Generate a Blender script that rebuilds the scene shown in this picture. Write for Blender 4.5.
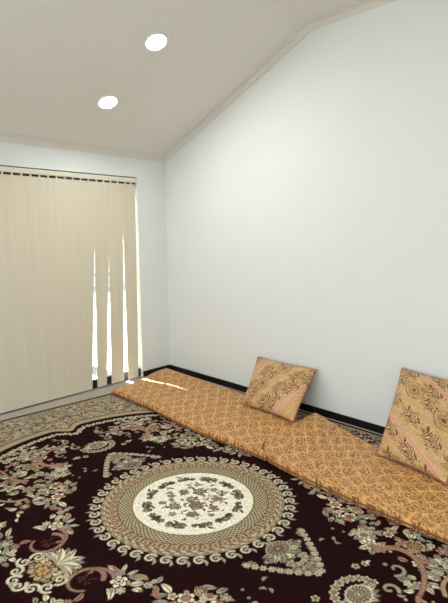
import bpy, bmesh, math, random
import numpy as np
from mathutils import Vector, Matrix

scene = bpy.context.scene
for o in list(bpy.data.objects):
    bpy.data.objects.remove(o, do_unlink=True)
COL = scene.collection

# ------------------------------------------------------------------ camera, world, sun, exposure
cam_data = bpy.data.cameras.new('camera')
cam = bpy.data.objects.new('camera', cam_data)
COL.objects.link(cam)
cR = Vector((0.69644311571909, -0.7175725348263537, -0.0075262095617681995))
cU = Vector((0.10820634745977664, 0.09464064633892968, 0.9896133257136162))
cF = Vector((0.7094070572928496, 0.6900237715640173, -0.14355772964096578))
m = Matrix.Identity(4)
for i in range(3):
    m[i][0] = cR[i]; m[i][1] = cU[i]; m[i][2] = -cF[i]
m.translation = Vector((-3.5109772763709866, -4.327662494984522, 1.6223711721113072))
cam.matrix_world = m
cam_data.sensor_fit = 'VERTICAL'
cam_data.sensor_height = 36.0
cam_data.lens = 475.7 / 603.0 * 36.0
cam_data.clip_start = 0.05
scene.camera = cam

world = bpy.data.worlds.new('World'); scene.world = world
world.use_nodes = True
wn = world.node_tree.nodes; wl = world.node_tree.links
bg = wn.get('Background')
sky = wn.new('ShaderNodeTexSky'); sky.sky_type = 'HOSEK_WILKIE'
sky.sun_direction = (-0.045, 0.507, 0.862); sky.turbidity = 4.0
wl.new(sky.outputs['Color'], bg.inputs['Color'])
bg.inputs['Strength'].default_value = 6.0

sun_data = bpy.data.lights.new('sun', 'SUN'); sun = bpy.data.objects.new('sun', sun_data); COL.objects.link(sun)
sun_data.energy = 60.0; sun_data.angle = math.radians(0.53); sun_data.color = (1.0, 0.95, 0.86)
SUN_TRAVEL = Vector((0.09, -1.0, -1.70))
sun.rotation_euler = SUN_TRAVEL.to_track_quat('-Z', 'Y').to_euler()
sun.location = (0, 6, 6)

fill_data = bpy.data.lights.new('fill_light', 'AREA'); fill = bpy.data.objects.new('fill_light', fill_data); COL.objects.link(fill)
fill_data.shape = 'RECTANGLE'; fill_data.size = 3.0; fill_data.size_y = 1.2; fill_data.energy = 104.0; fill_data.color = (0.96, 0.98, 1.0)
fill.location = (-5.34, -3.6, 1.5)                 # area lamp added to brighten the room, set in the added window
fill.rotation_euler = Vector((1, 0, 0.12)).to_track_quat('-Z', 'Y').to_euler()
fill.rotation_euler = (math.radians(90 - 2), 0, math.radians(-90))

vs = scene.view_settings
vs.view_transform = 'Standard'; vs.look = 'None'; vs.gamma = 1.0; vs.use_curve_mapping = False
vs.exposure = 0.0
LAMP = 212.0          # radiance of the downlight diffusers

# ------------------------------------------------------------------ helpers
def lin(c):
    c = np.asarray(c, float) / 255.0
    return np.where(c <= 0.04045, c / 12.92, ((c + 0.055) / 1.055) ** 2.4)

def rgba(c):
    l = lin(c); return (float(l[0]), float(l[1]), float(l[2]), 1.0)

def material(name, col, rough=0.6, spec=0.4, noise=0.0, nscale=40.0, bump=0.0, metal=0.0, sheen=0.0):
    mt = bpy.data.materials.new(name); mt.use_nodes = True
    nt = mt.node_tree; b = nt.nodes['Principled BSDF']
    b.inputs['Base Color'].default_value = rgba(col)
    b.inputs['Roughness'].default_value = rough
    b.inputs['Specular IOR Level'].default_value = spec
    b.inputs['Metallic'].default_value = metal
    b.inputs['Sheen Weight'].default_value = sheen
    if noise or bump:
        tc = nt.nodes.new('ShaderNodeTexCoord'); nz = nt.nodes.new('ShaderNodeTexNoise')
        nz.inputs['Scale'].default_value = nscale; nz.inputs['Detail'].default_value = 4
        nt.links.new(tc.outputs['Object'], nz.inputs['Vector'])
        if noise:
            mx = nt.nodes.new('ShaderNodeMix'); mx.data_type = 'RGBA'
            c = np.asarray(col, float)
            mx.inputs[6].default_value = rgba(np.clip(c * (1 - noise), 0, 255))
            mx.inputs[7].default_value = rgba(np.clip(c * (1 + noise), 0, 255))
            nt.links.new(nz.outputs['Fac'], mx.inputs[0]); nt.links.new(mx.outputs[2], b.inputs['Base Color'])
        if bump:
            bp = nt.nodes.new('ShaderNodeBump'); bp.inputs['Strength'].default_value = bump
            bp.inputs['Distance'].default_value = 0.003
            nt.links.new(nz.outputs['Fac'], bp.inputs['Height']); nt.links.new(bp.outputs['Normal'], b.inputs['Normal'])
    return mt

def woven(name, rough, spec, nscale, bump, sheen=0.0, vary=0.12, aniso=0.0):
    """cloth whose woven pattern is stored on the mesh as the colour attribute 'weave'"""
    mt = bpy.data.materials.new(name); mt.use_nodes = True
    nt = mt.node_tree; b = nt.nodes['Principled BSDF']
    at = nt.nodes.new('ShaderNodeAttribute'); at.attribute_name = 'weave'
    tc = nt.nodes.new('ShaderNodeTexCoord'); nz = nt.nodes.new('ShaderNodeTexNoise')
    nz.inputs['Scale'].default_value = nscale; nz.inputs['Detail'].default_value = 3
    nt.links.new(tc.outputs['Object'], nz.inputs['Vector'])
    mr = nt.nodes.new('ShaderNodeMapRange'); mr.inputs['From Min'].default_value = 0.3; mr.inputs['From Max'].default_value = 0.7
    mr.inputs['To Min'].default_value = 1 - vary; mr.inputs['To Max'].default_value = 1 + vary
    nt.links.new(nz.outputs['Fac'], mr.inputs['Value'])
    mul = nt.nodes.new('ShaderNodeVectorMath'); mul.operation = 'SCALE'
    nt.links.new(at.outputs['Color'], mul.inputs[0]); nt.links.new(mr.outputs['Result'], mul.inputs['Scale'])
    nt.links.new(mul.outputs['Vector'], b.inputs['Base Color'])
    bp = nt.nodes.new('ShaderNodeBump'); bp.inputs['Strength'].default_value = bump; bp.inputs['Distance'].default_value = 0.003
    nt.links.new(nz.outputs['Fac'], bp.inputs['Height']); nt.links.new(bp.outputs['Normal'], b.inputs['Normal'])
    b.inputs['Roughness'].default_value = rough; b.inputs['Specular IOR Level'].default_value = spec
    b.inputs['Sheen Weight'].default_value = sheen
    return mt

def emitter(name, col, s):
    mt = bpy.data.materials.new(name); mt.use_nodes = True
    nt = mt.node_tree; b = nt.nodes['Principled BSDF']
    b.inputs['Base Color'].default_value = (0.8, 0.8, 0.8, 1)
    b.inputs['Emission Color'].default_value = rgba(col); b.inputs['Emission Strength'].default_value = s
    return mt

def glass_mat():
    mt = bpy.data.materials.new('window_glass'); mt.use_nodes = True
    nt = mt.node_tree; nt.nodes.remove(nt.nodes['Principled BSDF'])
    out = nt.nodes['Material Output']
    tr = nt.nodes.new('ShaderNodeBsdfTransparent'); tr.inputs['Color'].default_value = (0.94, 0.97, 0.96, 1)
    gl = nt.nodes.new('ShaderNodeBsdfGlossy'); gl.inputs['Roughness'].default_value = 0.02
    mx = nt.nodes.new('ShaderNodeMixShader')
    mx.inputs[0].default_value = 0.06
    nt.links.new(tr.outputs[0], mx.inputs[1]); nt.links.new(gl.outputs[0], mx.inputs[2])
    nt.links.new(mx.outputs[0], out.inputs['Surface'])
    return mt

def link(name, me, mat, parent=None, kind=None, loc=None):
    o = bpy.data.objects.new(name, me); COL.objects.link(o)
    if mat is not None: me.materials.append(mat)
    if parent is not None: o.parent = parent
    if kind: o['kind'] = kind
    if loc is not None: o.location = loc
    return o

def obj(name, bm, mat, parent=None, kind=None, loc=None, smooth=False):
    bmesh.ops.recalc_face_normals(bm, faces=bm.faces)
    me = bpy.data.meshes.new(name); bm.to_mesh(me); bm.free()
    if smooth: me.polygons.foreach_set('use_smooth', [True] * len(me.polygons))
    return link(name, me, mat, parent, kind, loc)

def mesh_np(name, V, Q, smooth=True, colors=None):
    me = bpy.data.meshes.new(name)
    V = np.asarray(V, np.float32); Q = np.asarray(Q, np.int32)
    me.vertices.add(len(V)); me.vertices.foreach_set('co', V.ravel())
    n, k = Q.shape
    me.loops.add(n * k); me.loops.foreach_set('vertex_index', Q.ravel())
    me.polygons.add(n)
    me.polygons.foreach_set('loop_start', np.arange(0, n * k, k, dtype=np.int32))
    me.polygons.foreach_set('use_smooth', np.full(n, smooth))
    me.update(calc_edges=True); me.validate()
    if colors is not None:
        a = me.color_attributes.new('weave', 'FLOAT_COLOR', 'POINT')
        c = np.ones((len(V), 4), np.float32); c[:, :3] = colors
        a.data.foreach_set('color', c.ravel())
    return me

def grid_quads(nr, nc, off=0, flip=False):
    i = np.arange(nr - 1)[:, None]; j = np.arange(nc - 1)[None, :]
    a = (i * nc + j).ravel() + off
    q = np.stack([a, a + 1, a + nc + 1, a + nc], 1)
    return q[:, ::-1] if flip else q

def box(bm, x0, x1, y0, y1, z0, z1, bevel=0.0):
    vs_ = [bm.verts.new((x, y, z)) for x in (x0, x1) for y in (y0, y1) for z in (z0, z1)]
    fs = []
    for f in ((0, 1, 3, 2), (4, 6, 7, 5), (0, 4, 5, 1), (2, 3, 7, 6), (0, 2, 6, 4), (1, 5, 7, 3)):
        fs.append(bm.faces.new([vs_[k] for k in f]))
    if bevel:
        es = list({e for f in fs for e in f.edges})
        bmesh.ops.bevel(bm, geom=es, offset=bevel, segments=2, affect='EDGES', profile=0.5)

def boxobj(name, dims, mat, parent=None, kind=None, bevel=0.0):
    bm = bmesh.new(); box(bm, *dims, bevel=bevel)
    return obj(name, bm, mat, parent, kind)

def tube(path, r, sides=8, closed=False):
    """swept round cord, returns verts, quads"""
    P = np.asarray(path, float); n = len(P)
    if closed: T = np.roll(P, -1, 0) - np.roll(P, 1, 0)
    else: T = np.gradient(P, axis=0)
    T /= np.linalg.norm(T, axis=1)[:, None] + 1e-12
    up = np.array([0.05, 0.1, 1.0])
    A = np.cross(T, up); A /= np.linalg.norm(A, axis=1)[:, None] + 1e-12
    B = np.cross(T, A)
    th = np.linspace(0, 2 * np.pi, sides, endpoint=False)
    V = (P[:, None] + r * (np.cos(th)[None, :, None] * A[:, None] + np.sin(th)[None, :, None] * B[:, None])).reshape(-1, 3)
    Q = []
    for i in range(n if closed else n - 1):
        i2 = (i + 1) % n
        for k in range(sides):
            k2 = (k + 1) % sides
            Q.append((i * sides + k, i * sides + k2, i2 * sides + k2, i2 * sides + k))
    return V, np.array(Q)

def thing(o, label, cat, group=None):
    o['label'] = label; o['category'] = cat
    if group: o['group'] = group
    return o

def empty(name, loc):
    o = bpy.data.objects.new(name, None); COL.objects.link(o); o.location = loc; o.empty_display_size = 0.1
    return o

# ------------------------------------------------------------------ materials
M_wall = material('white_wall_paint', (227, 230, 228), 0.75, 0.25, noise=0.006, nscale=3, bump=0.03)
M_ceil = material('ceiling_paint', (230, 226, 219), 0.85, 0.2, noise=0.006, nscale=3)
M_trim = material('cornice_paint', (221, 216, 208), 0.7, 0.3)
M_jamb = material('jamb_paint', (232, 231, 226), 0.5, 0.4)
M_floor = material('floor_carpet', (176, 165, 152), 0.95, 0.1, noise=0.12, nscale=220, bump=0.3)
M_skirt = material('black_skirting', (14, 12, 12), 0.45, 0.4)
M_frame = material('dark_door_frame', (38, 42, 40), 0.4, 0.5)
M_grey = material('grey_rail', (120, 122, 122), 0.4, 0.5)
M_vane = material('vane_fabric', (216, 207, 186), 0.8, 0.15, noise=0.045, nscale=70, bump=0.05)
nt = M_vane.node_tree      # faint vertical thread streaks in the vane cloth
mp = nt.nodes.new('ShaderNodeMapping'); mp.inputs['Scale'].default_value = (1.0, 1.0, 0.012)
nz = [n for n in nt.nodes if n.type == 'TEX_NOISE'][0]; tc = [n for n in nt.nodes if n.type == 'TEX_COORD'][0]
nt.links.new(tc.outputs['Object'], mp.inputs['Vector']); nt.links.new(mp.outputs['Vector'], nz.inputs['Vector'])
M_rail = material('headrail_paint', (222, 217, 200), 0.5, 0.4)
M_clip = material('clip_plastic', (225, 222, 210), 0.4, 0.5)
M_outwall = material('outside_white_wall', (238, 236, 230), 0.8, 0.2)
M_outground = material('outside_paving', (205, 200, 190), 0.9, 0.2, noise=0.06, nscale=8)
M_lens = emitter('downlight_diffuser', (253, 252, 250), LAMP)
M_ring = material('downlight_ring', (240, 240, 238), 0.4, 0.5)
M_rug = woven('rug_pile', 0.95, 0.05, 260, 0.5, sheen=0.0, vary=0.22)
M_bind = material('rug_binding', (26, 14, 15), 0.9, 0.1, noise=0.2, nscale=300)
M_brocade = woven('gold_brocade', 0.40, 0.32, 330, 0.25, sheen=0.0, vary=0.10)
M_cush = woven('cushion_brocade', 0.40, 0.35, 330, 0.2, sheen=0.0, vary=0.08)
M_pipe = material('dark_gold_piping', (128, 76, 52), 0.55, 0.4, noise=0.2, nscale=200)
M_pink = material('pink_piping', (158, 106, 84), 0.5, 0.4, noise=0.15, nscale=200)
M_chain = material('white_cord', (225, 222, 214), 0.5, 0.4)

# ------------------------------------------------------------------ room shell
H = 2.46; KINK = -1.95; ZK = 3.31; XL = -5.2; YB = -7.2
WX0, WX1, WZ = -2.95, -0.394, 2.215       # sliding-door opening in the window wall
WT = 0.09
SL = (ZK - H) / -KINK

def poly_prism(name, pts, ext, mat, kind='structure'):
    bm = bmesh.new()
    a = [bm.verts.new(p) for p in pts]; b = [bm.verts.new(Vector(p) + Vector(ext)) for p in pts]
    bm.faces.new(a); bm.faces.new(b[::-1])
    for i in range(len(a)):
        j = (i + 1) % len(a); bm.faces.new((a[i], a[j], b[j], b[i]))
    return obj(name, bm, mat, None, kind)

boxobj('floor', (XL, 0.0, YB, 0.0, -0.1, 0.0), M_floor, kind='structure')
rake = [(0, WT, -0.1), (0, YB, -0.1), (0, YB, ZK + .1), (0, KINK, ZK + .1), (0, WT, H + .1 - SL * WT)]
poly_prism('wall_right', [(0, 0, -0.1), (0, YB, -0.1), (0, YB, ZK), (0, KINK, ZK), (0, 0, H)], (0.12, 0, 0), M_wall)
LY0, LY1, LZ0, LZ1 = -5.2, -2.0, 0.85, 2.15      # unseen window added in the left wall to hold the extra light
bm = bmesh.new()
box(bm, XL - .12, XL, YB, LY0, -0.1, ZK); box(bm, XL - .12, XL, LY1, 0, -0.1, H); box(bm, XL - .12, XL, LY0, LY1, -0.1, LZ0)
box(bm, XL - .12, XL, LY0, LY1, LZ1, H)
for pts in ([(LY1, H), (0, H), (LY1, H - SL * LY1)], [(LY0, H), (LY1, H), (LY1, ZK), (LY0, ZK)]):
    a = [bm.verts.new((XL, y, z)) for y, z in pts]; b = [bm.verts.new((XL - .12, y, z)) for y, z in pts]
    bm.faces.new(a); bm.faces.new(b[::-1])
    for i in range(len(a)): bm.faces.new((a[i], a[(i + 1) % len(a)], b[(i + 1) % len(a)], b[i]))
obj('wall_left', bm, M_wall, None, 'structure')
bm = bmesh.new()
for y in (LY0, (LY0 + LY1) / 2 - .025, LY1 - .05): box(bm, XL - .09, XL - .04, y, y + .05, LZ0, LZ1)
box(bm, XL - .09, XL - .04, LY0, LY1, LZ0, LZ0 + .05); box(bm, XL - .09, XL - .04, LY0, LY1, LZ1 - .05, LZ1)
win_added = obj('window_added', bm, M_jamb, None, 'structure')
boxobj('wall_back', (XL, 0, YB - 0.12, YB, -0.1, ZK), M_wall, kind='structure')
bm = bmesh.new()
box(bm, XL, WX0, 0, WT, -0.1, H); box(bm, WX1, 0.12, 0, WT, -0.1, H); box(bm, WX0, WX1, 0, WT, WZ, H)
obj('wall_window', bm, M_wall, None, 'structure')
poly_prism('ceiling', [(XL - .12, WT, H - SL * WT), (XL - .12, KINK, ZK), (XL - .12, YB - .12, ZK), (XL - .12, YB - .12, ZK + .12),
                       (XL - .12, KINK, ZK + .12), (XL - .12, WT, H + .12 - SL * WT)], (-XL + .24, 0, 0), M_ceil)

# small cove cornices: profile swept along straight runs
def cornice(name, A, B, n1, n2, s=0.062):
    """A->B run, n1 = away from wall, n2 = away from ceiling"""
    A, B, n1, n2 = Vector(A), Vector(B), Vector(n1), Vector(n2)
    prof = [(0, 0), (1, 0), (1, .12)]
    for k in range(9):
        t = math.pi / 2 * k / 8
        prof.append((1 - .08 - .80 * math.sin(t), 1 - .08 - .80 * math.cos(t)))
    prof += [(.12, 1), (0, 1)]
    bm = bmesh.new(); ra = []; rb = []
    for x, y in prof:
        ra.append(bm.verts.new(A + n1 * x * s + n2 * y * s)); rb.append(bm.verts.new(B + n1 * x * s + n2 * y * s))
    for i in range(len(prof)):
        j = (i + 1) % len(prof); bm.faces.new((ra[i], ra[j], rb[j], rb[i]))
    bm.faces.new(ra); bm.faces.new(rb[::-1])
    return obj(name, bm, M_trim, None, 'structure')
cornice('trim_1', (XL, 0, H + .001), (0, 0, H + .001), (0, -1, SL), (0, 0, -1), 0.05)
nsl = Vector((0, -SL, -1)).normalized()
cornice('trim_2', (0, 0, H), (0, KINK, ZK), (-1, 0, 0), nsl, 0.05)
cornice('trim_3', (0, KINK, ZK), (0, YB, ZK), (-1, 0, 0), (0, 0, -1), 0.05)

boxobj('baseboard_right', (-0.012, 0, YB, 0, 0, 0.064), M_skirt, kind='structure', bevel=0.003)
boxobj('baseboard_window', (WX1 + .001, -0.012, -0.012, 0, 0, 0.064), M_skirt, kind='structure', bevel=0.003)
boxobj('baseboard_left', (XL, XL + .012, YB, 0, 0, 0.064), M_skirt, kind='structure', bevel=0.003)

# ------------------------------------------------------------------ sliding glass door behind the blind
bm = bmesh.new()
fy0, fy1 = 0.045, 0.085
box(bm, WX0, WX1, fy0, fy1, 0.0, 0.085); box(bm, WX0, WX1, fy0, fy1, 2.10, WZ)
box(bm, WX0, WX0 + .05, fy0, fy1, 0.085, 2.10);
box(bm, -1.72, -1.66, fy0, fy1, 0.085, 2.10)
win = obj('window_1', bm, M_frame, None, 'structure')
boxobj('mid_rail', (-1.66, WX1 - .001, .052, .080, 1.185, 1.205), M_grey, win)
boxobj('glass_pane', (WX0 + .05, -1.72, .063, .067, .085, 2.10), glass_mat(), win)
boxobj('glass_pane', (XL - .067, XL - .063, LY0 + .05, LY1 - .05, LZ0 + .05, LZ1 - .05), bpy.data.materials['window_glass'], win_added)
boxobj('glass_pane', (-1.66, WX1 - .001, .063, .067, .085, 2.10), bpy.data.materials['window_glass'], win)
boxobj('door_sill', (WX0, WX1, 0.0, WT, -0.1, 0.0), M_grey, win)

boxobj('sun_block_post', (-0.67, -0.43, 1.75, 1.95, -0.1, 5.2), M_outwall, kind='structure')  # unseen post added to stop the sun at the jamb gap
boxobj('fence_outside', (-12, 22, 9.0, 9.1, -0.1, 2.0), M_outwall, kind='structure')
boxobj('ground_outside', (-14, 24, WT, 16, -0.2, -0.1), M_outground, kind='structure')
boxobj('sun_block_wall', (-12, -0.815, 1.8, 2.0, -0.1, 5.2), M_outwall, kind='structure')  # unseen wall added to keep the sun off the left-hand vane gaps

# ------------------------------------------------------------------ vertical blind
blind = empty('vertical_blind', (-1.67, 0.0, 0.0))
thing(blind, 'cream fabric vertical blind drawn across the glass door, gaps between its right-hand vanes', 'blind')
def bparent(o):
    o.parent = blind; o.matrix_parent_inverse = Matrix.Translation((1.67, 0, 0)); return o
bparent(boxobj('headrail', (WX0 + .01, WX1 - .008, -.018, .03, 2.160, 2.203), M_rail, bevel=0.004))
# vanes: (centre at the top, centre at the bottom, twist at the top, twist at the bottom), metres and degrees
vanes = []
x = -1.058
while x > WX0 + .06:
    vanes.append((x, x - (.035 if x > -1.1 else 0.0), -1.0, -1.0 - .3 * random.Random(int(x * 1000)).random())); x -= 0.083
vanes += [(-0.975, -1.088, -1, -1.3), (-0.885, -0.932, -1, -1.3), (-0.805, -0.916, -1, -1.3), (-0.720, -0.759, -1, -1.3), (-0.637, -0.698, -1, -1.3),
          (-0.541, -0.545, -1, -1.3), (-0.472, -0.505, -1, -1.3)]
VW = 0.096
def vane_mesh(xt, xb, a0, a1, dy):
    nz, nx = 26, 5
    zs = np.linspace(2.138, 0.014, nz); V = []
    for side in (0, 1):
        for z in zs:
            t = (2.138 - z) / 2.124
            k = max(0.0, (t - 0.22) / 0.78)
            cx = xt + (xb - xt) * k
            an = math.radians(a0 + (a1 - a0) * t)
            for j in range(nx):
                s = (j / (nx - 1) - .5) * VW
                c = 0.0004 * (1 - (2 * j / (nx - 1) - 1) ** 2)
                d = (c + (0.0009 if side else 0)) 
                V.append((cx + s * math.cos(an) + d * math.sin(an), 0.004 + dy + s * math.sin(an) - d * math.cos(an), z))
    n = nz * nx
    Q = list(grid_quads(nz, nx)) + list(grid_quads(nz, nx, n, True))
    ring = [j for j in range(nx)] + [i * nx + nx - 1 for i in range(1, nz)] + [(nz - 1) * nx + j for j in range(nx - 2, -1, -1)] + [i * nx for i in range(nz - 2, 0, -1)]
    for i in range(len(ring)):
        a_, b_ = ring[i], ring[(i + 1) % len(ring)]
        Q.append((b_, a_, a_ + n, b_ + n))
    return mesh_np('vane', V, np.array([tuple(q) for q in Q]), False)
for i, v in enumerate(sorted(vanes)):
    o = bparent(link('vane', vane_mesh(*v, 0.0), M_vane))
    c = boxobj('hanger_clip', (v[0] - .007, v[0] + .007, -.004, .010, 2.132, 2.164), M_clip, bevel=0.002)
    c.parent = o
# bead chain along the bottoms of the vanes is hidden from the room; the control cord hangs at the left end
path = [(WX0 + .04, -.03, 2.16 - 1.3 * t) for t in np.linspace(0, 1, 20)]
V, Q = tube(path, 0.003, 6); bparent(link('control_cord', mesh_np('control_cord', V, Q), M_chain))

# ------------------------------------------------------------------ downlights
def downlight(x, y, z, tilt, label, group=None):
    e = empty('recessed_downlight', (x, y, z)); e.rotation_euler = (tilt, 0, 0)
    thing(e, label, 'downlight', group)
    bm = bmesh.new(); N = 40
    prof = [(0.074, -0.0005), (0.076, -0.006), (0.082, -0.008), (0.090, -0.006), (0.094, 0.0), (0.074, 0.004)]
    rings = [[bm.verts.new((r * math.cos(2 * math.pi * k / N), r * math.sin(2 * math.pi * k / N), h)) for k in range(N)] for r, h in prof]
    for a_, b_ in zip(rings, rings[1:] + rings[:1]):
        for k in range(N): bm.faces.new((a_[k], a_[(k + 1) % N], b_[(k + 1) % N], b_[k]))
    obj('trim_ring', bm, M_ring, e, smooth=True)
    bm = bmesh.new()
    vs_ = [bm.verts.new((0.0735 * math.cos(2 * math.pi * k / N), 0.0735 * math.sin(2 * math.pi * k / N), -0.003)) for k in range(N)]
    bm.faces.new(vs_[::-1])
    me = bpy.data.meshes.new('diffuser'); bm.to_mesh(me); bm.free()
    link('diffuser', me, M_lens, e)
tl = -math.atan(SL)
def zs(y): return H - SL * y
downlight(-1.130, -1.323, zs(-1.323), tl, 'lit round white downlight in the sloped ceiling, the higher one nearer the ridge')
downlight(-1.124, -0.636, zs(-0.636), tl, 'lit round white downlight in the sloped ceiling, the lower one nearer the blind')
g = 'downlights added out of view as extra light'
lb = 'lit round white downlight added out of view to brighten the room'
downlight(-3.75, -1.10, zs(-1.10), tl, lb, g)  # extra unseen lamps, added because the visible pair leaves the room dim
for x_, y_ in ((-2.4, -4.6), (-3.9, -3.4), (-1.17, -6.0), (-3.6, -5.2)):
    downlight(x_, y_, ZK, 0.0, lb, g)

# ------------------------------------------------------------------ rug
RNG = np.random.default_rng(7)
CEN = np.array([-1.72, -2.315]); RTH = math.radians(-4.8)
HU, HV, RZ = 1.66, 2.115, 0.012
def field_s(u, v):
    u = np.abs(u); v = np.abs(v) + 0.09 * np.exp(-(u / 0.07) ** 2)
    return ((u / 1.22) ** 2.4 + (v / 1.57) ** 2.4) ** (1 / 2.4)

class Canvas:
    """one quadrant of the woven design, painted in metres, cell size h"""
    def __init__(self, u0, u1, v0, v1, h):
        self.u0, self.v0, self.h = u0, v0, h
        self.nu = int(round((u1 - u0) / h)) + 1; self.nv = int(round((v1 - v0) / h)) + 1
        self.u = u0 + np.arange(self.nu) * h; self.v = v0 + np.arange(self.nv) * h
        self.c = np.zeros((self.nv, self.nu, 3))
    def win(self, x, y, R):
        i0 = max(0, int((y - R - self.v0) / self.h)); i1 = min(self.nv, int((y + R - self.v0) / self.h) + 2)
        j0 = max(0, int((x - R - self.u0) / self.h)); j1 = min(self.nu, int((x + R - self.u0) / self.h) + 2)
        if i1 <= i0 or j1 <= j0: return None
        U, V = np.meshgrid(self.u[j0:j1] - x, self.v[i0:i1] - y)
        return self.c[i0:i1, j0:j1], U, V
    def rosette(self, x, y, r, n, cols, rot=0.0, deep=0.42):
        w = self.win(x, y, r * 1.1)
        if w is None: return
        C, U, V = w; R = np.hypot(U, V); A = np.arctan2(V, U) + rot
        e = r * (1 - deep + deep * np.abs(np.cos(n * A / 2)) ** .8)
        C[R < e * 1.14] = k_(40, 22, 20)
        C[R < e] = cols[0]
        ei = e * .62
        C[(R < ei) & (R > ei - r * .13)] = cols[1]
        C[R < ei - r * .13] = cols[2]
        C[(R < e) & (R > ei) & (np.abs(np.cos(n * A / 2)) < .30)] = cols[1]
        C[R < r * .22] = cols[3]
    def leaf(self, x, y, ang, L, W, col, rib=None, bend=0.0):
        w = self.win(x + L / 2 * math.cos(ang), y + L / 2 * math.sin(ang), L * .7)
        if w is None: return
        C, U, V = w
        U = U + L / 2 * math.cos(ang); V = V + L / 2 * math.sin(ang)
        a = (U * math.cos(ang) + V * math.sin(ang)) / L; b = (-U * math.sin(ang) + V * math.cos(ang))
        b = b - bend * L * 4 * a * (1 - a)
        e = W * np.sin(np.pi * np.clip(a, 0, 1) ** .8)
        msk = (a > 0) & (a < 1) & (np.abs(b) < e)
        C[msk] = col
        if rib is not None: C[msk & (np.abs(b) < W * .16)] = rib
    def stroke(self, pts, w0, w1, col, edge=None):
        P_ = np.asarray(pts, float)
        n = len(P_)
        for pas, (cc, gr) in enumerate(((edge, .004), (col, 0.0))):
            if cc is None: continue
            for i in range(n - 1):
                A, B = P_[i], P_[i + 1]
                t = i / (n - 1); wd = w0 + (w1 - w0) * t + gr
                L = np.hypot(*(B - A))
                w = self.win((A[0] + B[0]) / 2, (A[1] + B[1]) / 2, L / 2 + wd)
                if w is None: continue
                C, U, V = w
                mx, my = (A + B) / 2
                pu, pv = U + mx - A[0], V + my - A[1]
                d = B - A
                k = np.clip((pu * d[0] + pv * d[1]) / (L * L + 1e-12), 0, 1)
                C[np.hypot(pu - k * d[0], pv - k * d[1]) < wd] = cc
    def spiral(self, x, y, r, a0, turns, w0, w1, col, sgn=1, edge=None):
        t = np.linspace(0, 1, int(14 * abs(turns)) + 6)
        rr = r * (1 - .82 * t); an = a0 + sgn * 2 * np.pi * turns * t
        self.stroke(np.stack([x + rr * np.cos(an), y + rr * np.sin(an)], 1), w0, w1, col, edge)

k_ = lambda *c: lin(c)
BURG = k_(31, 7, 11); DARK = k_(24, 10, 13); CREAM = k_(222, 213, 184); IVORY = k_(202, 193, 164); TAN = k_(172, 146, 114)
GREY = k_(158, 150, 132); PINK = k_(158, 118, 98); ROSE = k_(112, 62, 56); SAGE = k_(142, 142, 112); BLUE = k_(150, 152, 148)
OLIVE = k_(150, 138, 92); BROWN = k_(92, 62, 48); BEIGE = k_(170, 156, 132); GOLD = k_(190, 158, 100)
PAL = [CREAM, IVORY, TAN, GREY, PINK, BLUE, SAGE, IVORY, CREAM]
INN = [ROSE, BROWN, SAGE, TAN, PINK, GREY]

def bezier(p0, p1, p2, p3, n=22):
    t = np.linspace(0, 1, n)[:, None]
    p0, p1, p2, p3 = map(np.array, (p0, p1, p2, p3))
    return (1 - t) ** 3 * p0 + 3 * (1 - t) ** 2 * t * p1 + 3 * (1 - t) * t * t * p2 + t ** 3 * p3

def pick(L): return L[int(RNG.integers(len(L)))]

def bouquet(cv, x, y, R, n, rmin, rmax, leaves):
    """a loose bunch of rosettes, buds and leaves"""
    for k in range(leaves):
        a = RNG.uniform(0, 2 * np.pi); d = R * (0.35 + .65 * math.sqrt(RNG.uniform()))
        cv.leaf(x + d * math.cos(a), y + d * math.sin(a), a + RNG.uniform(-1.1, 1.1), RNG.uniform(.045, .09), RNG.uniform(.010, .017), pick(PAL), pick([BROWN, ROSE, BURG]), RNG.uniform(-.2, .2))
    done = []
    for k in range(n * 8):
        if len(done) >= n: break
        r = RNG.uniform(rmin, rmax) if done else rmax
        a = RNG.uniform(0, 2 * np.pi); d = R * math.sqrt(RNG.uniform()) * .9 if done else 0
        px, py = x + d * math.cos(a), y + d * math.sin(a)
        if any(math.hypot(px - q[0], py - q[1]) < (r + q[2]) * .92 for q in done): continue
        done.append((px, py, r))
        cv.rosette(px, py, r, int(RNG.integers(5, 9)), (pick(PAL), pick([BROWN, ROSE, DARK]), pick(PAL), pick(INN)), RNG.uniform(0, 6))

def palmette(cv, x, y, ang, L, W, cols, ribs=9):
    w = cv.win(x, y, max(L, W) * 1.1)
    if w is None: return
    C, U, V = w
    a = U * math.cos(ang) + V * math.sin(ang); b = -U * math.sin(ang) + V * math.cos(ang)
    R = np.hypot(a / L, b / W); A = np.arctan2(b / W, a / L)
    sc = 1 - .10 * np.abs(np.sin(ribs * A))
    C[R < sc] = cols[0]
    C[(R < sc * .86)] = cols[1]
    C[(R < sc * .80) & (np.sin(ribs * 2 * A) > -.2)] = cols[2]
    C[R < .42] = cols[1]; C[R < .36] = cols[3]; C[R < .2] = cols[1]; C[R < .12] = cols[0]

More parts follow.
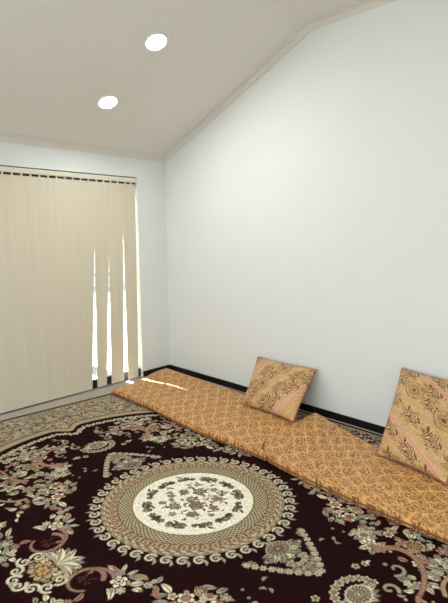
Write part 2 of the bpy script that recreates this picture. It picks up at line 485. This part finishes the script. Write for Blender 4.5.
def paint_rug():
    h = 0.002
    cv = Canvas(0, HU, 0, HV, h)
    U, V = np.meshgrid(cv.u, cv.v); S = field_s(U, V)
    cv.c[:] = BURG
    # border ground with tan crescent next to the field
    out = S > 1.0
    cv.c[out] = BEIGE
    cv.c[out & (U > HU - .34) & (V < 1.75)] = k_(66, 48, 44)
    for k in range(9000):
        x, y = RNG.uniform(0, HU), RNG.uniform(0.0, HV)
        s = field_s(x, y)
        if s < 1.06: continue
        if RNG.uniform() < .45: cv.rosette(x, y, RNG.uniform(.008, .020), int(RNG.integers(4, 7)), (pick([IVORY, GREY, TAN, BLUE, PINK, CREAM]), BROWN, pick(PAL), pick(INN)), RNG.uniform(0, 6))
        else: cv.leaf(x, y, RNG.uniform(0, 6.28), RNG.uniform(.02, .045), .007, pick([BROWN, BROWN, ROSE, SAGE, IVORY, GREY, BROWN, OLIVE, DARK]), None, RNG.uniform(-.3, .3))
    cv.c[out & (S < 1.012)] = DARK
    cv.c[(S > 1.012) & (S < 1.052)] = k_(172, 152, 124)
    cv.c[(S > 1.052) & (S < 1.062)] = BROWN
    e = np.minimum(HU - U, HV - V)
    cv.c[e < .05] = TAN; cv.c[(e < .042)] = BROWN; cv.c[e < .034] = IVORY; cv.c[(e < .026)] = DARK
    # flower chain just inside the field edge
    cv.c[(S < 1.0) & (S > .995)] = DARK
    tt = np.linspace(0.0, math.pi / 2, 400); pts = []
    for t in tt:
        lo, hi = 0.2, 2.2
        for _ in range(40):
            mid = (lo + hi) / 2
            if field_s(mid * math.cos(t), mid * math.sin(t)) < .962: lo = mid
            else: hi = mid
        pts.append((lo * math.cos(t), lo * math.sin(t)))
    pts = np.array(pts); seg = np.r_[0, np.cumsum(np.hypot(*np.diff(pts, axis=0).T))]
    n = int(seg[-1] / .045)
    for k in range(n + 1):
        q = seg[-1] * k / n; x, y = np.interp(q, seg, pts[:, 0]), np.interp(q, seg, pts[:, 1])
        x2, y2 = np.interp(q + .01, seg, pts[:, 0]), np.interp(q + .01, seg, pts[:, 1])
        a = math.atan2(y2 - y, x2 - x)
        if k % 2: cv.rosette(x, y, .024, 4, (CREAM, ROSE, CREAM, BROWN), a)
        else:
            cv.leaf(x, y, a + .7, .034, .009, CREAM, None, .15); cv.leaf(x, y, a + math.pi + .7, .034, .009, IVORY, None, .15); cv.leaf(x, y, a - .7, .034, .008, GREY, None, .15); cv.leaf(x, y, a + math.pi - .7, .034, .008, GREY, None, .15)
    # ---- field ornament
    def star(x, y, r, n=6, rot=0.0):
        for q in range(n):
            a = rot + 2 * math.pi * q / n
            cv.leaf(x, y, a, r * 1.5, r * .36, pick([CREAM, IVORY, GREY]), k_(84, 62, 50), 0)
        cv.rosette(x, y, r * .72, n, (IVORY, BROWN, pick([SAGE, GREY, TAN]), ROSE), rot + .5)
    def stem(p0, p1, p2, p3, w0=.014, w1=.006, col=PINK, buds=6, size=.07):
        B = bezier(p0, p1, p2, p3, 26); cv.stroke(B, w0, w1, col, BROWN)
        for k in np.linspace(2, 23, buds).astype(int):
            t = B[k + 1] - B[k]; a = math.atan2(t[1], t[0]); sd = 1 if k % 2 else -1
            cv.leaf(B[k][0], B[k][1], a + sd * .8, RNG.uniform(.7, 1.15) * size, size * .17, pick([col, TAN, GREY, col]), BROWN, .25 * sd)
    # sprays of blossom
    for x, y, R_, n_, mn, mx in ((.55, .60, .085, 6, .016, .040), (.50, .73, .085, 6, .016, .044), (.64, .80, .085, 6, .016, .042), (.46, .84, .07, 4, .014, .034), (.66, 1.02, .08, 6, .016, .040),
                                 (.56, 1.22, .085, 6, .014, .036), (.38, 1.33, .075, 5, .014, .030), (.24, 1.25, .05, 3, .014, .026), (.74, .62, .05, 3, .014, .030), (.80, 1.00, .06, 3, .014, .030),
                                 (.70, .31, .070, 6, .014, .040), (.96, .33, .075, 6, .016, .040), (1.02, .22, .05, 3, .014, .030), (.98, .52, .06, 4, .014, .034), (.92, .72, .05, 3, .014, .030), (.62, .42, .04, 3, .012, .022), (.38, 1.18, .06, 4, .014, .030), (.50, .96, .05, 3, .014, .028), (.76, 1.14, .05, 3, .012, .026), (.48, 1.30, .06, 4, .012, .026)):
        bouquet(cv, x, y, R_, n_, mn, mx, n_ + 3)
    star(.405, .875, .050, 6, .2); star(.350, .955, .052, 6, .5); star(.72, .90, .042, 5, .1); star(.86, .86, .034, 6, .7)
    cv.rosette(.500, 1.10, .058, 8, (TAN, BROWN, k_(176, 156, 110), BROWN)); cv.rosette(.505, 1.10, .030, 6, (k_(150, 128, 84), BROWN, TAN, ROSE), 1)
    for x, y in ((.155, .985), (.205, 1.005)): cv.rosette(x, y, .020, 5, (IVORY, BROWN, TAN, DARK))
    # acanthus S-stems
    stem((.34, .99), (.50, 1.03), (.44, 1.25), (.17, 1.285), .019, .008, PINK, 6, .085)
    stem((.17, 1.285), (.10, 1.30), (.10, 1.38), (.20, 1.40), .010, .004, PINK, 3, .05)
    cv.spiral(.270, 1.125, .050, 2.6, .8, .008, .004, GREY, -1, BROWN)
    for q, (x, y) in enumerate(((.25, .80), (.285, .775), (.235, .755))): cv.leaf(x, y, 1.2 + q, .042, .008, GREY, BROWN, .2)
    stem((.60, .92), (.74, 1.04), (.60, 1.16), (.72, 1.22), .010, .005, PINK, 5, .06)
    stem((.70, .70), (.84, .72), (.80, .86), (.94, .88), .008, .004, TAN, 5, .05)
    stem((.26, 1.36), (.40, 1.24), (.44, 1.42), (.60, 1.36), .009, .004, TAN, 5, .05)
    # ring scrolls either side of the palmette
    t = np.linspace(.15, 1.62 * math.pi, 30)
    cv.stroke(np.stack([.800 + .082 * np.cos(t + 2.2), .195 + .072 * np.sin(t + 2.2)], 1), .011, .004, k_(150, 116, 98), BROWN)
    stem((.70, .27), (.68, .22), (.70, .16), (.75, .14), .009, .004, k_(150, 116, 98), 2, .05)
    for q in range(14):
        cv.leaf(.80 + RNG.uniform(-.03, .03), .19 + RNG.uniform(-.03, .03), RNG.uniform(0, 6.3), .03, .005, k_(74, 40, 38), None)
    # feathered palmette, gold flower and the chain of loops behind it
    for q, a in enumerate(np.linspace(.25, 1.7, 6)):
        cv.leaf(.86, .015, math.pi - a, .150 - .008 * q, .026, (IVORY, GREY, CREAM, SAGE, IVORY, GREY)[q], BROWN, .12)
        cv.leaf(.85, .012, math.pi - a - .1, .085, .012, (SAGE, TAN)[q % 2], BROWN, .1)
    for q in range(8): cv.leaf(.905, .03, RNG.uniform(-.6, 2.4), RNG.uniform(.05, .085), .016, pick([TAN, IVORY, SAGE, k_(176, 148, 96)]), BROWN, .1)
    cv.rosette(.915, 0, .070, 7, (TAN, BROWN, k_(184, 156, 100), k_(150, 108, 66)), .2)
    for x, y, a, sg in ((.885, .115, .5, 1), (.950, .125, 1.4, -1), (1.005, .085, 2.2, 1), (1.040, .025, 3.0, -1)):
        cv.spiral(x, y, .036, a, 1.2, .0075, .005, IVORY, sg, None); cv.leaf(x, y, a + 2.2, .055, .008, GREY, None, .2)
    # arch of blossom round a palmette at each end of the field
    for a in np.linspace(0, math.pi / 2, 6):
        cv.rosette(.115 * math.cos(a), 1.10 - .10 * math.sin(a), .023, 6, (IVORY, BROWN, TAN, ROSE), a)
    for q, a in enumerate(np.linspace(.1, math.pi / 2, 6)): cv.leaf(0, 1.07, a, .125, .018, (GREY, IVORY, SAGE)[q % 3], BROWN, .1)
    palmette(cv, 0, 1.10, math.pi / 2, .060, .075, (IVORY, BROWN, GREY, SAGE))
    cv.spiral(.125, 1.175, .040, 1.2, .9, .008, .004, GREY, -1, BROWN)
    for k in range(90):            # stray buds
        x, y = RNG.uniform(.05, 1.1), RNG.uniform(.05, 1.5)
        r = math.hypot(x, y)
        if r < .74 or field_s(x, y) > .90 or (x < .24 and y < 1.16) or (x > .7 and y < .24): continue
        if k % 2: cv.rosette(x, y, RNG.uniform(.008, .014), 5, (pick(PAL), BROWN, pick(PAL), pick(INN)))
        else: cv.leaf(x, y, RNG.uniform(0, 6.3), .04, .008, pick(PAL), None, .15)
    # pendants above and below the medallion
    wid = lambda y: .215 * max(0.0, (.905 - y) / .29) ** .8
    for k in range(46):
        y = RNG.uniform(.62, .89); x = RNG.uniform(0, 1) * wid(y)
        cv.rosette(x, y, RNG.uniform(.012, .022), 5, (pick([GREY, IVORY, GREY, PINK, SAGE]), BROWN, pick(PAL), pick(INN)), RNG.uniform(0, 6))
    for k in range(9):
        y = .63 + .265 * k / 8; cv.rosette(wid(y), y, .019, 6, (IVORY, BROWN, CREAM, ROSE), k)
    for q, a in enumerate(np.linspace(.05, 1.5, 6)):
        cv.leaf(0, .635, a, .125, .016, (GREY, SAGE, IVORY)[q % 3], DARK, .08)
    palmette(cv, 0, .645, math.pi / 2, .060, .075, (GREY, BROWN, SAGE, k_(120, 88, 80)), 8)
    # ---- medallion
    R = np.hypot(U / 1.02, V)
    cv.c[R < .590] = BURG
    n = 44
    for k in range(-1, n // 4 + 2):      # ring of running scrolls
        a = (k + .5) * 2 * math.pi / n
        x, y = .558 * 1.02 * math.cos(a), .558 * math.sin(a)
        cv.spiral(x, y, .031, a + 2.4, 1.35, .0065, .0045, IVORY, 1, None)
        cv.leaf(x, y, a + 1.0, .045, .007, GREY, None, .2)
        cv.rosette(x - .006 * math.cos(a), y - .006 * math.sin(a), .009, 5, (TAN, BROWN, CREAM, ROSE))
        cv.leaf(x + .02 * math.cos(a + 1.4), y + .02 * math.sin(a + 1.4), a + .2, .045, .008, GREY, None, .2)
    A = np.arctan2(V, U)
    cv.c[R < .522] = k_(150, 126, 98)
    m1 = (R < .516) & (R > .432)
    cv.c[m1] = k_(152, 132, 104)
    sw = np.sin(A * 56 + 1.5 * np.sin(R * 150)) ; sw2 = np.sin(R * 2 * np.pi / .034)
    cv.c[m1 & (sw > .45)] = k_(116, 86, 68)
    cv.c[m1 & (sw * sw2 < -.45)] = IVORY
    cv.c[m1 & (R < .470) & (R > .448)] = k_(126, 94, 74)
    cv.c[m1 & (R < .470) & (R > .448) & (np.sin(A * 112) > .3)] = k_(176, 156, 120)
    cv.c[(R < .434) & (R > .427)] = BROWN
    m2 = (R <= .428) & (R > .350)
    cv.c[m2] = k_(152, 138, 106)
    dots = np.sin(A * 84) * np.sin(R * 2 * np.pi / .0216)
    cv.c[m2 & (dots > .20)] = k_(98, 80, 62); cv.c[m2 & (dots < -.40)] = k_(192, 180, 148)
    cv.c[(R < .352) & (R > .345)] = k_(120, 92, 66)
    cv.c[R <= .345] = k_(234, 228, 206)
    # ring of sprays on the ivory centre
    DK = [k_(88, 62, 54), k_(74, 56, 48), k_(124, 104, 88), k_(112, 102, 82), k_(146, 132, 108), k_(84, 54, 48)]
    for a in (0, .52, 1.05, math.pi / 2):
        rr = .270; x, y = rr * 1.02 * math.cos(a), rr * math.sin(a)
        for sd in (-1, 0, 1):
            px, py = x + sd * .040 * math.cos(a + math.pi / 2) - abs(sd) * .012 * math.cos(a), y + sd * .040 * math.sin(a + math.pi / 2) - abs(sd) * .012 * math.sin(a)
            cv.rosette(px, py, .023 if sd == 0 else .018, 5, (pick(DK), k_(72, 44, 42), pick(DK), IVORY), a + sd)
        for q in range(9):
            cv.leaf(x + RNG.uniform(-.02, .02), y + RNG.uniform(-.02, .02), a + math.pi / 2 * RNG.choice([-1, 1]) + RNG.uniform(-.7, .7), RNG.uniform(.035, .062), .008, pick(DK), None, RNG.uniform(-.2, .2))
    # mirror the quadrant and halve the resolution
    full = np.concatenate([cv.c[:, :0:-1], cv.c], 1); full = np.concatenate([full[:0:-1], full], 0)
    cc = Canvas(-HU, HU, -HV, HV, h); cc.c = full; cc.nv, cc.nu = full.shape[:2]
    cc.u = -HU + np.arange(cc.nu) * h; cc.v = -HV + np.arange(cc.nv) * h
    # free bouquet in the middle
    for k in range(100):
        a = RNG.uniform(0, 2 * np.pi); d = .205 * math.sqrt(RNG.uniform())
        x, y = d * math.cos(a), d * math.sin(a)
        cc.leaf(x, y, RNG.uniform(0, 6.28), RNG.uniform(.03, .055), .007, pick(DK + [SAGE, TAN, TAN]), None, RNG.uniform(-.3, .3))
    for x, y, r in ((-.02, -.05, .042), (.09, .06, .036), (-.12, .03, .034), (.02, .11, .028), (-.10, -.11, .030), (.11, -.08, .032), (.0, .02, .03), (.03, -.14, .026), (-.06, .13, .022),
                    (.17, .01, .022), (-.18, -.03, .022), (.14, .13, .018), (-.15, .11, .018), (-.03, -.19, .016), (.19, -.06, .014)):
        cc.rosette(x, y, r, int(RNG.integers(5, 8)), (pick([k_(150, 120, 104), k_(164, 148, 122), k_(140, 130, 106)]), k_(80, 50, 46), pick([IVORY, CREAM, k_(176, 150, 130)]), k_(90, 48, 44)), RNG.uniform(0, 6))
    f = cc.c
    f = f[:f.shape[0] // 2 * 2, :f.shape[1] // 2 * 2]
    f = (f[0::2, 0::2] + f[1::2, 0::2] + f[0::2, 1::2] + f[1::2, 1::2]) / 4
    f = f * (1 + RNG.normal(0, .20, f.shape[:2])[..., None])
    return np.clip(f, 0.003, 1)

rugc = paint_rug()
nv, nu = rugc.shape[:2]
uu = np.linspace(-HU, HU, nu); vv = np.linspace(-HV, HV, nv)
UU, VV = np.meshgrid(uu, vv)
c_, s_ = math.cos(RTH), math.sin(RTH)
def rug_xy(U, V): return CEN[0] + U * c_, CEN[1] + U * s_ + V     # the rug lies a little out of square
X, Y = rug_xy(UU, VV)
Z = np.full_like(X, RZ)
V3 = np.stack([X, Y, Z], -1).reshape(-1, 3)
Q = grid_quads(nv, nu)
# underside: four corners stitched to the rim
rim = np.r_[np.arange(nu), np.arange(1, nv) * nu + nu - 1, (nv - 1) * nu + np.arange(nu - 2, -1, -1), np.arange(nv - 2, 0, -1) * nu]
low = V3[rim].copy(); low[:, 2] = 0.001
off = len(V3); nr = len(rim); k = np.arange(nr); k2 = (k + 1) % nr
side = np.stack([rim[k2], rim[k], off + k, off + k2], 1)
cols = np.concatenate([rugc.reshape(-1, 3), np.tile(DARK, (nr, 1))])
me = mesh_np('area_rug', np.concatenate([V3, low]), np.concatenate([Q, side]), True, cols)
rug = link('area_rug', me, M_rug)
thing(rug, 'dark burgundy floral patterned rug with a round cream medallion and beige border', 'rug')
loop = []
for a_, b_, n in (((-HU, -HV), (HU, -HV), 60), ((HU, -HV), (HU, HV), 60), ((HU, HV), (-HU, HV), 60), ((-HU, HV), (-HU, -HV), 60)):
    for t in np.linspace(0, 1, n, endpoint=False):
        x, y = rug_xy(a_[0] + (b_[0] - a_[0]) * t, a_[1] + (b_[1] - a_[1]) * t); loop.append((x, y, 0.0075))
V, Q = tube(loop, 0.007, 8, True)
link('binding', mesh_np('binding', V, Q), M_bind, rug)

# ------------------------------------------------------------------ floor mattresses
def resample(pts, n, dense_ends=None):
    P_ = np.asarray(pts, float)
    for _ in range(3):      # corner cutting keeps the ends
        N = [P_[0]]
        for i in range(len(P_) - 1): N += [P_[i] * .75 + P_[i + 1] * .25, P_[i] * .25 + P_[i + 1] * .75]
        N.append(P_[-1]); P_ = np.array(N)
    s = np.r_[0, np.cumsum(np.linalg.norm(np.diff(P_, axis=0), axis=1))]; s /= s[-1]
    t = dense_ends if dense_ends is not None else np.linspace(0, 1, n)
    return np.stack([np.interp(t, s, P_[:, k]) for k in range(P_.shape[1])], 1)

def edge_param(n, length, r):
    """parameters 0..1 with extra samples inside r of both ends"""
    e = r / length; q = (1 - np.cos(np.linspace(0, math.pi / 2, 9)))[:-1] * e
    return np.r_[q, np.linspace(e, 1 - e, n), (1 - q)[::-1]]

G0 = k_(207, 155, 94); G1 = k_(118, 68, 28); G2 = k_(228, 182, 118); G3 = k_(160, 100, 46)
def brocade(x, y, jit, cell=(.125, .165)):
    """ogee lattice with curling palmettes in the cells"""
    cx, cy = cell
    x0, y0 = x, y
    x = x + .010 * np.sin(y0 * 31 + 1) + .004 * np.sin(y0 * 83 + x0 * 40); y = y + .010 * np.sin(x0 * 37) + .004 * np.sin(x0 * 91 - y0 * 35)
    p = x / cx + y / cy; q = x / cx - y / cy
    ip, iq = np.floor(p), np.floor(q); fp, fq = p - ip - .5, q - iq - .5
    e = np.maximum(np.abs(fp), np.abs(fq)); lx, ly = fp + fq, fp - fq
    sg = np.where((ip + iq) % 2 == 0, 1.0, -1.0)
    r = np.hypot(lx, ly * .9); a = np.arctan2(ly, lx * sg)
    c = np.tile(G0, x.shape + (1,))
    curl = np.sin(5 * a + 15 * r) * np.cos(9 * r - 2 * a)
    c[(curl > .30) & (e < .42)] = G3
    c[(curl < -.55) & (e < .42)] = G2
    pet = .56 * (.62 + .38 * np.cos(6 * a))
    c[(r < pet)] = G1
    c[(r < pet * .58)] = G2 * .5 + G0 * .5
    c[r < .12] = G1
    c[(e > .375) & (e < .415)] = G3 * .6 + G1 * .4
    c[(e > .415)] = G2 * .5 + G0 * .5
    blot = np.sin(x0 * 210 + 3 * np.sin(y0 * 60)) * np.sin(y0 * 190 + 3 * np.sin(x0 * 70))
    c[blot > .66] = G3 * .5 + G1 * .5
    c[blot < -.80] = G2
    return c * (1 + jit[..., None])

def mattress(name, front, back, endL, endR, h, zbase, label, seed, zmod=None, rl=.03, rr_=.03):
    rng = np.random.default_rng(seed)
    L = np.linalg.norm(np.subtract(front[-1], front[0])); W = np.linalg.norm(np.subtract(front[0], back[0]))
    r = h * .55
    s = edge_param(int(L / .0065), L, r); t = edge_param(int(W / .0065), W, r)
    Fp = resample(front, 0, s); Bp = resample(back, 0, s); Lp = resample(endL, 0, t); Rp = resample(endR, 0, t)
    S, T = np.meshgrid(s, t, indexing='ij'); S_, T_ = S[..., None], T[..., None]
    P_ = ((1 - T_) * Bp[:, None] + T_ * Fp[:, None] + (1 - S_) * Lp[None] + S_ * Rp[None]
          - ((1 - S_) * (1 - T_) * Bp[0] + S_ * (1 - T_) * Bp[-1] + (1 - S_) * T_ * Fp[0] + S_ * T_ * Fp[-1]))
    ds = np.minimum(S, 1 - S) * L; dt = np.minimum(T, 1 - T) * W
    re = np.where(S < .5, rl, rr_); d1 = np.clip(ds / re, 0, 1); d2 = np.clip(dt / r, 0, 1)
    prof = np.sqrt(1 - (1 - d1) ** 2) * np.sqrt(1 - (1 - d2) ** 2)
    x, y = P_[..., 0], P_[..., 1]
    far = np.clip(np.minimum(ds, dt) / .12, 0, 1)
    wob = .0035 * np.sin(x * 11 + seed) * np.sin(y * 9 + 1.3 * seed) + .0022 * np.sin(x * 23 + y * 17) + .0016 * np.sin(y * 41 - x * 13)
    crown = .010 * (1 - (2 * T - 1) ** 2)
    hh = h * np.ones_like(x) if zmod is None else h + zmod(x, y)
    ztop = zbase + hh * .5 + prof * (hh * .5 + (wob + crown) * far)
    zbot = zbase + hh * .5 * (1 - prof)
    n1, n2 = S.shape
    # puckers where the cover is pulled along the front seam
    pk = np.clip(1 - (1 - T) * W / .10, 0, 1) * prof
    ztop = ztop + .0045 * pk * np.sin(S * L * 34 + 3 * np.sin(S * L * 7))
    top = np.stack([x, y, ztop], -1).reshape(-1, 3); bot = np.stack([x, y, zbot], -1).reshape(-1, 3)
    su, tv = S * L, T * W
    c = brocade(su, tv, rng.normal(0, .12, S.shape), (.150, .190) if seed == 1 else (.130, .170)).reshape(-1, 3)
    Q = np.concatenate([grid_quads(n1, n2), grid_quads(n1, n2, n1 * n2, True)])
    rim = np.r_[np.arange(n2), np.arange(1, n1) * n2 + n2 - 1, (n1 - 1) * n2 + np.arange(n2 - 2, -1, -1), np.arange(n1 - 2, 0, -1) * n2]
    k = np.arange(len(rim)); k2 = (k + 1) % len(rim)
    Q = np.concatenate([Q, np.stack([rim[k2], rim[k], rim[k] + n1 * n2, rim[k2] + n1 * n2], 1)])
    me = mesh_np(name, np.concatenate([top, bot]), Q, True, np.concatenate([c, c]))
    o = link(name, me, M_brocade); thing(o, label, 'floor mattress', None)
    # corded seam round the waist
    ring = np.concatenate([P_[0, :-1], P_[:-1, -1], P_[-1, :0:-1], P_[:0:-1, 0]])
    hm = np.concatenate([hh[0, :-1], hh[:-1, -1], hh[-1, :0:-1], hh[:0:-1, 0]])
    keep = [0]
    for i in range(1, len(ring)):
        if np.linalg.norm(ring[i] - ring[keep[-1]]) > .02: keep.append(i)
    pts = np.c_[ring[keep], zbase + hm[keep] * .5]
    V, Q = tube(pts, .0055, 6, True)
    link('piping', mesh_np('piping', V, Q), M_pipe, o)
    return o

ZB = RZ + .0015
front1 = [(-1.000, -.285), (-1.003, -.60), (-1.005, -.94), (-1.045, -1.35), (-1.062, -1.67), (-1.048, -2.10), (-1.045, -2.34)]
back1 = [(-.115, -.085), (-.130, -.30), (-.150, -.70), (-.165, -1.10), (-.178, -1.40), (-.26, -1.85), (-.36, -2.150)]
endL1 = [(-.115, -.085), (-.33, -.105), (-.57, -.225), (-.78, -.285), (-1.000, -.285)]
endR1 = [(-.36, -2.150), (-.60, -2.170), (-.85, -2.182), (-.96, -2.215), (-1.045, -2.34)]
mattress('floor_mattress', front1, back1, endL1, endR1, .058, ZB,
         'gold brocade floor mattress reaching into the room corner beside the blind', 1, None, .03, .007)
front2 = [(-1.052, -2.385), (-1.086, -2.65), (-1.100, -3.02), (-1.104, -3.33), (-1.106, -3.60), (-1.11, -3.95), (-1.12, -4.25)]
back2 = [(-.145, -2.150), (-.285, -2.55), (-.415, -2.88), (-.45, -3.3), (-.43, -3.7), (-.42, -4.20)]
endL2 = [(-.145, -2.150), (-.40, -2.158), (-.62, -2.185), (-.86, -2.195), (-.985, -2.245), (-1.052, -2.385)]
endR2 = [(-.42, -4.20), (-.75, -4.22), (-1.12, -4.25)]
def lift(x, y): return .016 * np.exp(-((y + 2.22) / .13) ** 2)
mattress('floor_mattress', front2, back2, endL2, endR2, .062, ZB,
         'gold brocade floor mattress farther from the corner, running out of the photo at the right', 2, lift, .007, .03)

# ------------------------------------------------------------------ cushions
K0 = k_(196, 158, 106); K1 = k_(112, 72, 40); K2 = k_(218, 184, 130); KP = k_(196, 132, 112); KL = k_(224, 178, 154); K3 = k_(166, 124, 78)
def cushion_weave(a, b, jit, dirn, stripes, med, sprigs):
    """a,b metres in the cushion plane; medallions, sprigs and pink stripes run in columns along dirn"""
    w = a * dirn[0] + b * dirn[1]; d = a * -dirn[1] + b * dirn[0]
    if dirn[1] > 0: d = -d
    c = np.tile(K0, a.shape + (1,))
    c[np.sin(d * 95 + 1.2 * np.sin(w * 30)) > .55] = K0 * .6 + K2 * .4
    fine = np.sin(d * 150 + 14 * np.sin(w * 36)) * np.sin(w * 120 + 5 * np.sin(d * 50))
    c[fine > .62] = K0 * .6 + K3 * .4; c[fine < -.70] = K0 * .5 + K2 * .5
    def spray(cen, w0, per, L, W):
        u = (w - w0) / per; u = (u - np.round(u)) * per; v = d - cen
        R = np.hypot(u / L, v / W)
        lobe = R * (1 + .22 * np.cos(7 * np.arctan2(v / W, u / L)))
        frond = np.sin((np.abs(v + .02 * np.sin(u * 50)) * .8 + u) * 2 * np.pi / .020 + 2 * np.sin(v * 90))
        c[(lobe < 1) & (frond > .0)] = K1
        c[(lobe < 1) & (frond < -.75)] = K2
        c[(R < .9) & (np.abs(v + .02 * np.sin(u * 50)) < .0035)] = K1
    cen, w0, per = med
    u = (w - w0) / per; u = (u - np.round(u)) * per; v = d - cen
    R = np.hypot(np.abs(u) / .088, np.abs(v) / .060); R = .55 * R + .45 * (np.abs(u) / .088 + np.abs(v) / .060)
    for r0, wd in ((1.0, .075), (.74, .06), (.50, .06)): c[np.abs(R - r0) < wd] = K1 * .6 + K3 * .4
    c[(R < 1.0) & (np.sin(R * 19) > .2)] = K3; c[R < .24] = K1
    c[(R < .92) & (R > .83)] = K2
    spray(cen, w0 + per / 2, per, .055, .044)
    for cen_, w0_, per_ in sprigs: spray(cen_, w0_, per_, .085, .050)
    for d0, wd in stripes:
        e = d - d0
        c[np.abs(e) < wd] = KP; c[np.abs(e - wd * .6) < wd * .25] = KL; c[np.abs(e + wd * .85) < wd * .2] = KL
    return c * (1 + jit[..., None])

def cushion(name, BL, BR, TR, TL, tf, tb, label, pattern, seed):
    BL, BR, TR, TL = map(lambda q: np.array(q, float), (BL, BR, TR, TL))
    n = 130
    g_ = np.sin(np.linspace(-math.pi / 2, math.pi / 2, n)); g_ = .55 * g_ + .45 * np.linspace(-1, 1, n)
    A, B = np.meshgrid(g_, g_, indexing='ij')
    # sides bow inwards between the pointed corners
    Ab = A * (1 - .045 * (1 - B ** 2)); Bb = B * (1 - .055 * (1 - A ** 2))
    a, b = (Ab + 1) / 2, (Bb + 1) / 2
    P_ = ((1 - a) * (1 - b))[..., None] * BL + (a * (1 - b))[..., None] * BR + (a * b)[..., None] * TR + ((1 - a) * b)[..., None] * TL
    nrm = np.cross(BR - BL, TL - BL); nrm /= np.linalg.norm(nrm)
    T = np.clip((1 - np.abs(A) ** 2.4) * (1 - np.abs(B) ** 2.4), 0, 1) ** .52
    W = (np.linalg.norm(BR - BL) + np.linalg.norm(TR - TL)) / 2; Hh = np.linalg.norm(TL - BL)
    wr = .006 * np.sin(A * 9 + seed) * np.sin(B * 7 + seed * 2) + .004 * np.sin(A * 17 - B * 13)
    fr = P_ + (T * (tf + wr))[..., None] * nrm
    bk = P_ - (T * tb)[..., None] * nrm
    rng = np.random.default_rng(seed)
    col = pattern(a * W, b * Hh, rng.normal(0, .07, a.shape)).reshape(-1, 3)
    Q = np.concatenate([grid_quads(n, n), grid_quads(n, n, n * n, True)])
    rim = np.r_[np.arange(n), np.arange(1, n) * n + n - 1, (n - 1) * n + np.arange(n - 2, -1, -1), np.arange(n - 2, 0, -1) * n]
    Q = np.where(np.isin(Q, rim + n * n), Q - n * n, Q)          # weld the two halves at the seam
    V = np.concatenate([fr.reshape(-1, 3), bk.reshape(-1, 3)])
    o = link(name, mesh_np(name, V, Q, True, np.concatenate([col, col])), M_cush)
    thing(o, label, 'cushion')
    ring = np.concatenate([P_[0, :-1], P_[:-1, -1], P_[-1, :0:-1], P_[:0:-1, 0]])
    ring = ring[::2]
    V, Q = tube(ring, .0065, 7, True)
    link('piping', mesh_np('piping', V, Q), M_pink, o)
    return o

sd = 1 / math.sqrt(2)
cushion('cushion', (-.452, -1.570, .090), (-.475, -2.150, .096), (-.052, -2.092, .424), (-.052, -1.420, .418), .085, .03,
        'gold brocade cushion leaning on the wall, standing on the mattress nearer the corner',
        lambda a, b, j: cushion_weave(a, b, j, (.576, .817), [(.315, .014), (.365, .011), (-.125, .013), (-.205, .011)], (.045, .31, .26), [(.19, .22, .2), (-.05, .2, .22), (.27, .1, .2), (-.27, .4, .2)]), 3)
cushion('cushion', (-.545, -2.915, .092), (-.632, -3.405, .096), (-.052, -3.385, .572), (-.052, -2.850, .590), .085, .03,
        'gold pink-striped brocade cushion upright on the mattress at the right edge',
        lambda a, b, j: cushion_weave(a, b, j, (.84, -.54), [(.265, .012), (.150, .007), (.657, .013), (.745, .012)], (.525, -.14, .295), [(.375, -.21, .205), (.20, -.05, .2), (.06, .1, .2), (.70, -.1, .2), (.61, -.05, .25)]), 5)
